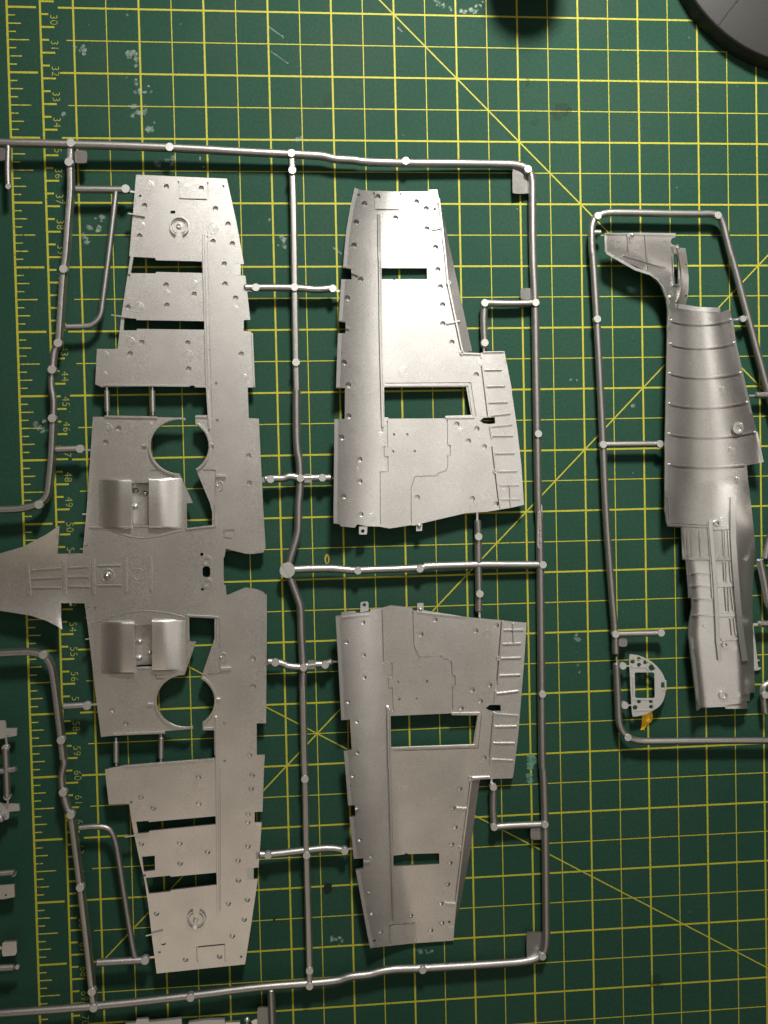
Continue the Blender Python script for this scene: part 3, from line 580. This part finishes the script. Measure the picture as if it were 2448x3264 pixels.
R1 += [('ZW: '+s, 3.6, .75) for s in ('255,390 470,388', '285,597 510,592', '310,800 540,795', '335,965 575,938', '345,1102 605,1075', '360,1222 610,1218', '390,1442 630,1438', '420,1668 660,1664', '445,1842 690,1838', '470,2020 700,2015', '572,1845 588,2115', '240,165 500,160')]
R2 = [('12: 856,1265 862,1659 13: 866,0 880,500 895,990', 7, 1.4), ('12: 866,1280 872,1659 13: 876,0 890,500', 3, .4), ('12: 1268,1310 1445,1308 1424,1516 878,1534', 8, .6), ('13: 1395,85 1340,520 1296,880', 6, .7), ('13: 1400,68 1515,62', 6, .7), ('12: 1600,705 1570,1115', 6, .7), ('12: 1556,1160 1548,1245', 5, .7), ('12: 1545,1300 1520,1640', 6, .7),
      ('13: 1130,1078 1132,1118', 3.5, .5), ('13: 1143,1078 1144,1116', 3.5, .5), ('13: 1222,878 1290,886', 6, .8), ('13: 1300,262 1370,268', 5, .8), ('12: 1045,650 1360,684', 5, .6), ('12: 560,684 735,668', 5, .6)]
R2 += [(s, 3.6, .75) for s in ('12: 1604,765 22: 75,765', '12: 1598,857 22: 60,852', '12: 1575,950 22: 60,945', '12: 1570,1062 22: 55,1056', '12: 1560,1178 22: 45,1162', '12: 1552,1310 22: 40,1322', '12: 1548,1393 22: 32,1390', '12: 1540,1500 22: 20,1500', '12: 1530,1606 22: 10,1612', '22: 8,722 12,852')]
for w_, zf, RR in ((W1, zU1, R1), (W2, zU2, R2)):
    for s, wd, h in RR: ridge('rib', P(s), wd, h, zf, M_SIL, w_)
ring_me = lathe_mesh('locating_ring', [(.95, -.3), (.9, .75), (.5, .75), (.45, .1), (.0001, .1)], 16)
for q in P('11: 1248,175 1333,628 1548,1395'): place('locating_ring', ring_me, M_SIL, q, zU1(np.array([q]))[0], W1)
for q in P('12: 1571,948 13: 1389,68 1326,520'): place('locating_ring', ring_me, M_SIL, q, zU2(np.array([q]))[0], W2)
def rim(LE, zf, w, cuts):
    """bright flat land along the leading edge, interrupted at the notches"""
    for s in cuts: ridge('leading_edge_land', [(x+6.2, y) for x, y in P(s)], 12, .12, zf, M_PIN, w, .3, .1)
rim(UW1_LE, zU1, W1, ('10: 642,1222 610,1350 585,1500 570,1659 11: 566,70', '11: 554,152 537,418', '11: 532,502 520,850', '11: 509,1060 503,1650 12: 503,70'))
rim(UW2_LE, zU2, W2, ('12: 516,685 552,1345', '12: 570,1555 13: 578,0 597,240', '13: 606,320 633,585', '13: 648,665 700,960 738,1160'))
for s, zf, w_ in (('11: 620,105 662,122', zU1, W1), ('11: 582,466 605,468', zU1, W1), ('13: 700,618 738,612', zU2, W2), ('13: 645,278 668,270', zU2, W2)): ridge('gun_port', P(s), 8, .8, zf, M_SIL, w_)
def flange(a, b_, zf, w, drop):
    a = np.array(dens(P(a), 20, False)); b0 = np.array(dens(P(b_), 20, False)); t = np.linspace(0, 1, len(a)); tb = np.linspace(0, 1, len(b0))
    b2 = np.c_[np.interp(t, tb, b0[:, 0]), np.interp(t, tb, b0[:, 1])]; n = len(a); z = zf(a)
    V = np.r_[un(a, z-.15), un(b2, z-drop), un(b2, z-drop-.6), un(a, z-.9)]; F = [(r_*n+i, r_*n+i+1, (r_+1)*n+i+1, (r_+1)*n+i) for i in range(n-1) for r_ in range(3)]
    q = V[F[0][1]]-V[F[0][0]]; s = V[F[0][3]]-V[F[0][0]]
    if np.cross(q, s)[2] < 0: F = [tuple(reversed(f)) for f in F]
    obj('trailing_flange', V, F, M_SIL, w)
flange('10: 1190,1330 1232,1659 11: 1248,170 1347,626', '10: 1198,1330 1268,1659 11: 1305,170 1400,616', zU1, W1, 1.3)
flange('13: 1400,80 1345,520 1298,880 1286,1030', '13: 1450,76 1385,560 1325,880 1290,1030', zU2, W2, 1.3)
for s, hq, zf, w_ in (('12: 668,95 722,92 720,140 715,146 672,146 667,140', '12: 692,124,12', zU1, W1), ('12: 676,650 678,592 683,584 722,582 728,588 730,642', '12: 702,602,12', zU2, W2)):
    plate('lug', P(s), [circ(P(hq)[0], P(hq)[0][2], 12)], lambda p, zf=zf: zf(p)-.4, 1, M_PIN, w_, 30)
for s, k, zf, w_ in (('12: 1040,82 1078,78 1076,122 1038,124', '12: 1058,88', zU1, W1), ('12: 1046,636 1045,592 1085,590 1086,640', '12: 1066,630', zU2, W2)):
    plate('lug', P(s), [], lambda p, zf=zf: zf(p)-.4, 1, M_PIN, w_, 30); place('rivet_dome', ball, M_SIL, P(k)[0], zf(np.array([P(k)[0]]))[0], w_, .8)
for s, zf, w_ in (('11: 1432,662 1468,662 1468,706 1436,706', zU1, W1), ('10: 1145,1278 1185,1275 1188,1318 1148,1318', zU1, W1), ('13: 1243,1032 1282,1030 1280,1072 1243,1074', zU2, W2)):
    plate('hinge_pad', P(s), [], lambda p, zf=zf: zf(p)+.18, .4, M_PIN, w_, 40)
marks('11: 950,218,33 955,755,38 1490,1565,40 1330,1140,26 1455,1165,22 810,1172,32 670,1385,20 1560,1130,20 1510,685,18 1610,1520,16 12: 750,35,28', zU1, W1)
marks('12: 765,690,28 1495,790,30 690,1000,18 1490,1175,24 13: 950,120,38 1225,800,20 1270,545,18', zU2, W2)

# ---- small parts at the left border and along the bottom border
def zP(p): return np.full(len(p), 6.0)
plate('small_part', P('ZL: -120,320 70,316 98,345 105,455 298,450 290,580 0,638 -120,650'), [], zP, 1.0, M_PIN, A, 30); plate('small_part', P('ZL: -120,1765 120,1780 335,1790 345,1905 160,1920 155,2040 110,2065 40,2060 20,2000 -120,2000'), [], zP, 1.0, M_PIN, A, 30)
run('ZL: 98,800 115,1200 130,1650', r=1.35); run('ZL: -140,1215 115,1200 285,1175', r=1.3); pins('ZL: 98,800 128,1655', A, lambda p: np.full(len(p), 6.2), .85)
run('ZL: -100,2000 10,2010 30,2080', r=1.2)
run('ZM: -140,805 100,790 250,775', r=1.25); pins('ZM: 240,805', A, lambda p: np.full(len(p), 5.4), .6); run('03: -60,1300 90,1292', r=1.35); pins('03: 112,1290', A, lambda p: np.full(len(p), 5.6), .5)
plate('small_part', P('ZM: -100,1010 250,985 260,1210 50,1255 -100,1240'), [circ(P('ZM: 103,1178,16')[0], 3.4, 10)], zP, 1.5, M_SIL, A, 30); plate('small_part', P('ZM: 40,2030 70,2005 290,1995 295,2190 270,2240 50,2260 35,2200'), [], zP, 1.5, M_SIL, A, 30)
ridge('gate', P('ZM: -60,2110 40,2110'), 12, .3, zP, M_SIL, A, .8)
def zQ(p): return np.full(len(p), 4.0)
plate('small_part', P('ZB: 150,474 165,432 270,424 285,458 588,425 592,520 150,560'), [], zQ, 1.5, M_PIN, A, 20); plate('small_part', P('ZB: 655,462 800,440 830,436 995,434 1000,540 650,540'), [], zQ, 1.5, M_PIN, A, 20)
plate('small_part', P('ZB: 1000,462 1140,456 1140,540 1000,540'), [], lambda p: zQ(p)-1, 1.5, M_SIL, A, 20); plate('small_part', P('ZB: 60,472 150,468 150,560 50,560'), [], zQ, 1.5, M_PIN, A, 20)
ridge('small_part', P('ZB: 1255,470 1290,452 1390,446 1420,500'), 20, .6, zQ, M_SIL, A)
tube('small_part', P('ZB: 1207,418 1207,560'), .8, zQ, M_SIL, A, ROUND, 0); place('small_part', ball, M_SIL, P('ZB: 1207,436')[0], 4.0, A, 1.0)

# ================================================================== sprue B: frame with a fuselage half and an instrument panel
B = thing('fuselage_sprue', 'silver painted sprue with an aeroplane fuselage half and instrument panel', 'model sprue', (240, -190, 0))
zB = const(5.2); RB = 1.45
def runb(s, r=RB, it=2, zf=zB, dz=0.): return tube('runner', P(s), r, zf, M_RUN, B, ROUND, it, True, dz)
runb('21: 525,0 20: 520,1659 516,1560 516,1470 540,1405 600,1382 670,1377 1200,1389 1290,1384 1345,1398 1372,1460 1385,1520 1420,1659 21: 1430,20 1530,400 1659,880 1700,1030')
runb('20: 516,1600 21: 525,0 550,400 590,1220 607,1659 22: 640,450 668,790 672,915', it=1)
runb('22: 675,985 685,1200 690,1340 702,1400 745,1460 810,1485 900,1487 1300,1482 1659,1482 1720,1480'); tube('gate', P('22: 677,940 677,985'), .4, zB, M_SIL, B, ROUND, 0)
runb('21: 590,1222 958,1218', r=1.3); runb('22: 670,792 965,785', r=1.3); runb('20: 530,1508 572,1508', r=1.2, it=0); runb('21: 1480,410 1535,408', r=1.2, it=0)
runb('21: 1580,902 1659,903 1720,905', r=1.4, it=0); runb('22: 1600,725 1720,725', r=1.4, it=0); runb('22: 1605,310 1640,480 1655,590 1690,640', r=1.5); runb('22: 1720,60 1665,170 1640,300', r=1.3)
runb('22: 1720,1085 1650,1115 1625,1135 1628,1200 1638,1300', r=1.3)
pins('20: 555,1400,25 1333,1397,25 21: 552,410,25 590,1222,25 958,1218,25 1495,408,22 22: 670,792,25 965,783,25 750,1460,25 1640,1185,25', B, zB, 1.0, RB-.1)
pins('22: 718,997,25 730,1252,25', B, const(4.6), 1.0, RB-.4)
rtab('22', 692, 818, 747, 873, B, zB)
for s, wd in (('21: 970,1222 1005,1223', 10), ('21: 1425,412 1490,410', 11), ('21: 1535,904 1585,904', 11), ('22: 1562,727 1600,727', 12), ('22: 725,997 770,998', 8), ('22: 735,1252 775,1252', 8), ('22: 690,997 715,997', 5)): gate(s, wd/2*1.05, -.1, B, zB)
# fuselage half shell
FO = P('''Z4: 195,262 640,256 1130,262 1140,285 1125,320 1085,330 1068,370 1085,410 1150,425 1165,405 1185,455 1265,460 1290,620 1308,860 1305,1010 1290,1120 1270,1208 21: 1200,330 1350,335 1352,365 1408,345 1425,400 1440,500 1490,740 1560,1030 1585,1130 1632,1335 1522,1357 1530,1450 1555,1659
 22: 1580,250 1572,330 1562,450 1558,560 1560,720 1575,1170 1540,1172 1542,1225 1523,1227 1530,1275 1385,1275 1380,1262 1225,1268 1200,1290 1193,1200 1145,800 1150,720 1168,620 1165,557 1147,555 1130,315 1108,310 1098,100 1012,95 1000,60 995,0 21: 992,1659 992,1300 1000,900 1005,600 1010,350 1000,280 960,180 900,115 800,65 640,0 Z4: 400,635 210,515''')
FH = [P('Z4: 1102,560 1120,538 1140,540 1158,565 1168,600 1170,920 1160,938 1125,938 1112,920')]+[circ(q, 3.4, 10) for q in P('Z4: 1265,683 1273,1093')]
_lY = P('Z4: 205,520 400,635 600,745 800,815 900,890 960,980 1010,1080 1040,1170 1055,1300 21: 1005,600 1000,900 992,1300 992,1659 22: 1000,60 1105,310 1135,420 1150,560 1150,720 1145,800 1193,1200 1200,1290')
_rY = [(2256, 690)]+P('21: 1408,345 1440,500 1490,740 1560,1030 1585,1130 1600,1355 22: 1555,0 1580,250 1572,400 1575,720 1590,1300')
def zF(p):
    p = np.asarray(p, float); y = p[:, 1]
    xl = np.interp(y, [q[1] for q in _lY], [q[0] for q in _lY]); xr = np.interp(y, [q[1] for q in _rY], [q[0] for q in _rY])
    u = np.clip((p[:, 0]-xl)/(xr-xl), 0, 1); s = np.clip((y-700)/255, 0, 1); s = s*s*(3-2*s); e = np.clip((y-1540)/260, 0, 1)
    d = 7.6*s*(1-np.abs(2*u-1)**np.where(u < .5, 3.4, 2.1))
    u2 = np.clip((p[:, 0]-xl)/(xr-xl), 0, 1); d2 = 3.0*(1-np.clip(1-u2/.13, 0, 1)**2)-0*u2     # cockpit side: flatter, far edge turned up
    up = np.clip((u2-.74)/.26, 0, 1); d2 = d2+6.5*up**1.35-2.6*0
    fin = (1-s)*1.2*np.clip((p[:, 0]-1985)/90, 0, 1)*np.clip((p[:, 1]-760)/100, 0, 1)
    return 10.3-(d*(1-e)+d2*e)-fin
FL = ['21: 1036,425 1075,437 1150,447 1220,449 1300,445 1360,436 1412,422', '21: 1034,578 1080,590 1150,600 1220,602 1310,597 1390,585 1438,571', '21: 1030,767 1080,780 1160,792 1240,795 1330,789 1420,776 1474,763', '21: 1028,964 1090,978 1180,987 1270,988 1380,980 1460,968 1518,953',
      '21: 1028,1160 1100,1171 1200,1180 1300,1181 1420,1172 1500,1160 1566,1145', '21: 1028,1357 1120,1368 1250,1374 1380,1370 1508,1361']
FG = [smoothp([(x, y+3) for x, y in P(s_)], 2) for s_ in FL]+[P('ZF: 250,404 500,418 795,432'), P('22: 1390,1255 1488,1246')]
FUS = plate('fuselage_half', FO, FH, zF, 1.0, M_SIL, B, 12, [groove_poly(g, 5.2) for g in FG])
for g in FG: groove('former_line', g, 5.2, zF, 1.2, M_SIL, FUS)
FUS['label'] = 'curved silver half of an aeroplane fuselage with its tail fin'
land = lambda s, w=9.5, h=.15: ridge('edge_land', P(s), w, h, zF, M_PIN, FUS, .3, .1)
land('Z4: 222,518 400,622 600,735 800,800 900,868 970,960 1020,1070 1045,1170 1062,1300 21: 1012,600 1006,900 1000,1300 998,1520'); land('Z4: 208,275 215,510', 8)
land('21: 1424,415 1445,560 1490,760 1550,1025', 8); land('21: 1585,1140 1622,1330', 8); land('22: 1165,815 1205,1200 1210,1275', 10); land('21: 1080,325 1200,345 1345,352', 16, .1)
for s in FL: ridge('former', smoothp([(x, y-4) for x, y in P(s)], 2), 6, .12, zF, M_SIL, FUS)
for s in ('Z4: 500,270 495,300 508,305 505,600', 'Z4: 735,285 765,745', 'Z4: 440,555 1005,715', 'Z4: 205,268 490,270', 'Z4: 560,275 1125,290', 'Z4: 500,372 540,375 535,305', 'Z4: 1090,430 1110,520 1150,530'): ridge('rib', P(s), 5, .5, zF, M_SIL, FUS)
ridge('rib', smoothp(P('Z4: 1165,450 1200,620 1222,800 1220,950 1195,1090 1160,1165'), 2), 6, .9, zF, M_SIL, FUS); ridge('rib', P('Z4: 1098,560 1112,945 1178,948 1180,870'), 4, .7, zF, M_SIL, FUS); ridge('rib', P('Z4: 1158,1190 1162,1250'), 5, .6, zF, M_SIL, FUS)
for s, w_, h in (('ZF: 830,345 875,900 905,1300 935,1893 ZR: 150,1260 175,1490', 14, 1.0), ('ZF: 1160,15 1160,600 1185,1000 1225,1500 1262,1893 ZR: 430,1250 465,1500', 20, 1.5)): ridge('longeron', P(s), w_, h, zF, M_PIN, FUS, .4, .15)
for s, w_ in (('ZF: 875,465 1095,455', 16), ('ZF: 905,905 1125,905', 14), ('ZF: 540,905 830,905', 10), ('ZF: 935,1285 1160,1282', 16), ('ZF: 955,1720 1195,1712', 14), ('ZR: 190,1250 395,1235', 13), ('ZF: 240,418 800,445', 8), ('ZF: 435,895 510,905', 10)): ridge('cockpit_frame', P(s), w_, .45, zF, M_SIL, FUS)
for s in ('ZF: 545,490 562,875', 'ZF: 672,495 695,875', 'ZF: 798,435 830,900 865,1490', 'ZF: 440,485 465,870', 'ZF: 482,485 492,870', 'ZF: 1012,490 1030,880', 'ZF: 1045,495 1050,880', 'ZF: 1085,490 1110,880', 'ZF: 1025,950 1040,1235', 'ZF: 1065,960 1070,1240', 'ZF: 1110,945 1135,1240', 'ZF: 1045,1325 1070,1660', 'ZF: 1095,1325 1105,1670', 'ZF: 1130,1325 1165,1650',
          'ZF: 545,1115 825,1115', 'ZF: 555,1295 835,1298', 'ZF: 585,1480 875,1490', 'ZF: 575,1720 885,1720', 'ZR: 300,1000 320,1200', 'ZR: 340,1000 365,1200', 'ZR: 360,995 385,1205', 'ZF: 485,935 525,1470', 'ZF: 225,10 245,410'): ridge('stringer', P(s), 4.2, .75, zF, M_SIL, FUS)
boss = lathe_mesh('boss', [(2.0, -.4), (1.95, .8), (1.1, .85), (.95, .3), (.0001, .3)], 22); place('boss', boss, M_SIL, P('22: 1368,1185')[0], zF(np.array(P('22: 1368,1185')))[0], FUS); place('boss', boss, M_SIL, P('21: 1460,1118')[0], zF(np.array(P('21: 1460,1118')))[0]+.6, FUS, 1.15)
for q in P('ZF: 915,393 ZR: 225,1305'): place('locating_ring', ring_me, M_SIL, q, zF(np.array([q]))[0], FUS, 1.5)
for q in P('21: 1020,267 Z4: 558,287'): place('rivet_dome', ball, M_SIL, q, zF(np.array([q]))[0]+.1, FUS, .8)
marks('21: 1355,875,32 1415,1270,32 1450,1455,24 20: 685,1585,26 805,1590,28 980,1578,24 22: 1435,878,28 1455,1185,28 1370,50,22 1380,745,20 1250,880,24', zF, FUS)
for q in P('21: 1032,416 1030,568 1022,760 1020,955 1020,1150 1020,1350 1415,412 1437,562 1478,755 1522,948 1572,1142'): place('locating_stub', ball, M_PIN, q, zF(np.array([q]))[0]+.3, FUS, .45)
for s, w_ in (('22: 1490,1186 1530,1184', 6), ('22: 1390,1255 1490,1245 1490,1225 1522,1222', 3.5), ('22: 1240,738 1256,738', 10)): ridge('rib', P(s), w_, .4, zF, M_SIL, FUS)
for s in ('22: 1185,880 1190,915', '22: 1195,1200 1212,1260'): ridge('hinge_pin', P(s), 7, .9, zF, M_SIL, FUS)
# part behind the fuselage, seen past its edge
plate('small_part', P('ZR: 545,1080 565,1080 612,1480 648,1492 614,1505 622,1570 660,1582 625,1608 560,1612'), [], const(1.6), .9, M_PIN, B, 30)
# instrument panel
IO = P('ZI: 595,250 740,268 850,310 980,380 1050,440 1110,505 1160,570 1195,640 1218,712 1238,716 1242,870 1228,880 1215,970 1190,1060 1160,1115 1110,1175 1000,1250 850,1318 740,1342 648,1352 632,1290 615,1000 585,400 585,310')
IH = [P('ZI: 680,590 700,570 1005,570 1028,592 1036,1005 1015,1026 715,1026 690,1005'), P('ZI: 1145,745 1200,750 1205,842 1145,842')]+[circ(q, q[2], 14) for q in P('ZI: 752,335,35 757,437,37 868,392,37 982,487,58 755,1087,35 965,1082,35 967,1178,35 688,1190,43')]+[P('ZI: 605,350 640,328 680,350 682,400 650,422 605,400')]
IP = plate('instrument_panel', IO, IH, const(5.4), .5, M_PIN, B, 10, (), 8)
IP['label'] = 'small D shaped instrument panel with round dial holes'
for s, w_ in (('ZI: 610,440 640,478 870,480 940,540', 3), ('ZI: 740,285 830,320 900,370 1000,430 1048,500', 3), ('ZI: 645,1048 1000,1050 1015,1200 990,1240 670,1242', 3), ('ZI: 650,645 665,990', 6), ('ZI: 1170,720 1225,722 1228,875 1175,880', 6)): ridge('rib', P(s), w_, .3, const(5.4), M_PIN, IP)
for q in P('ZI: 780,530 1085,800'): place('dial_stub', pin_me, M_PIN, q, 5.1, IP, .42)

# ================================================================== other things on the mat
c0 = un([(2580, -262)], [7.0])[0]; edge = un([(2289-18, 118+14)], [0])[0]; R0 = float(np.hypot(*(edge-c0)[:2]))
base = thing('round_base', 'large dark grey round base with a faint radial seam at the corner', 'lamp base', (c0[0], c0[1], 0))
me = lathe_mesh('base_body', [(R0-.4, 0), (R0, .5), (R0-.5, 7.4), (R0-.9, 8.0), (R0-1.4, 8.25), (R0*.6, 9.8), (R0*.25, 10.6), (.001, 10.8)], 128, 25)
me.materials.append(M_GRY); o = bpy.data.objects.new('base_body', me); COL.objects.link(o); o.parent = base; o['_o'] = base['_o']
def zBase(p):
    w = un(p, 8.8); r = np.hypot(w[:, 0]-c0[0], w[:, 1]-c0[1]); return np.interp(r, [R0*.25, R0*.6, R0-1.4], [10.6, 9.8, 8.25])
ridge('seam', P('ZP: 1012,318 1120,170 1240,20 1330,-100'), 4, .35, zBase, M_GRY, base, .3, .5)
jc = un([(1660, -138)], [0])[0]; jar = thing('paint_jar', 'black lidded paint jar standing just past the top edge of the view', 'jar', (jc[0], jc[1], 0))
for nm, prof, m_ in (('jar_body', [(13, 0), (14, .8), (14, 20), (12.5, 22)], M_BLK), ('lid', [(14.2, 21), (14.6, 21.6), (14.6, 31), (14, 32), (.001, 32)], M_BLK)):
    me = lathe_mesh(nm, prof, 48); me.materials.append(m_); o = bpy.data.objects.new(nm, me); COL.objects.link(o); o.parent = jar; o['_o'] = jar['_o']
for o in list(bpy.data.objects):
    if '_o' in o: del o['_o']
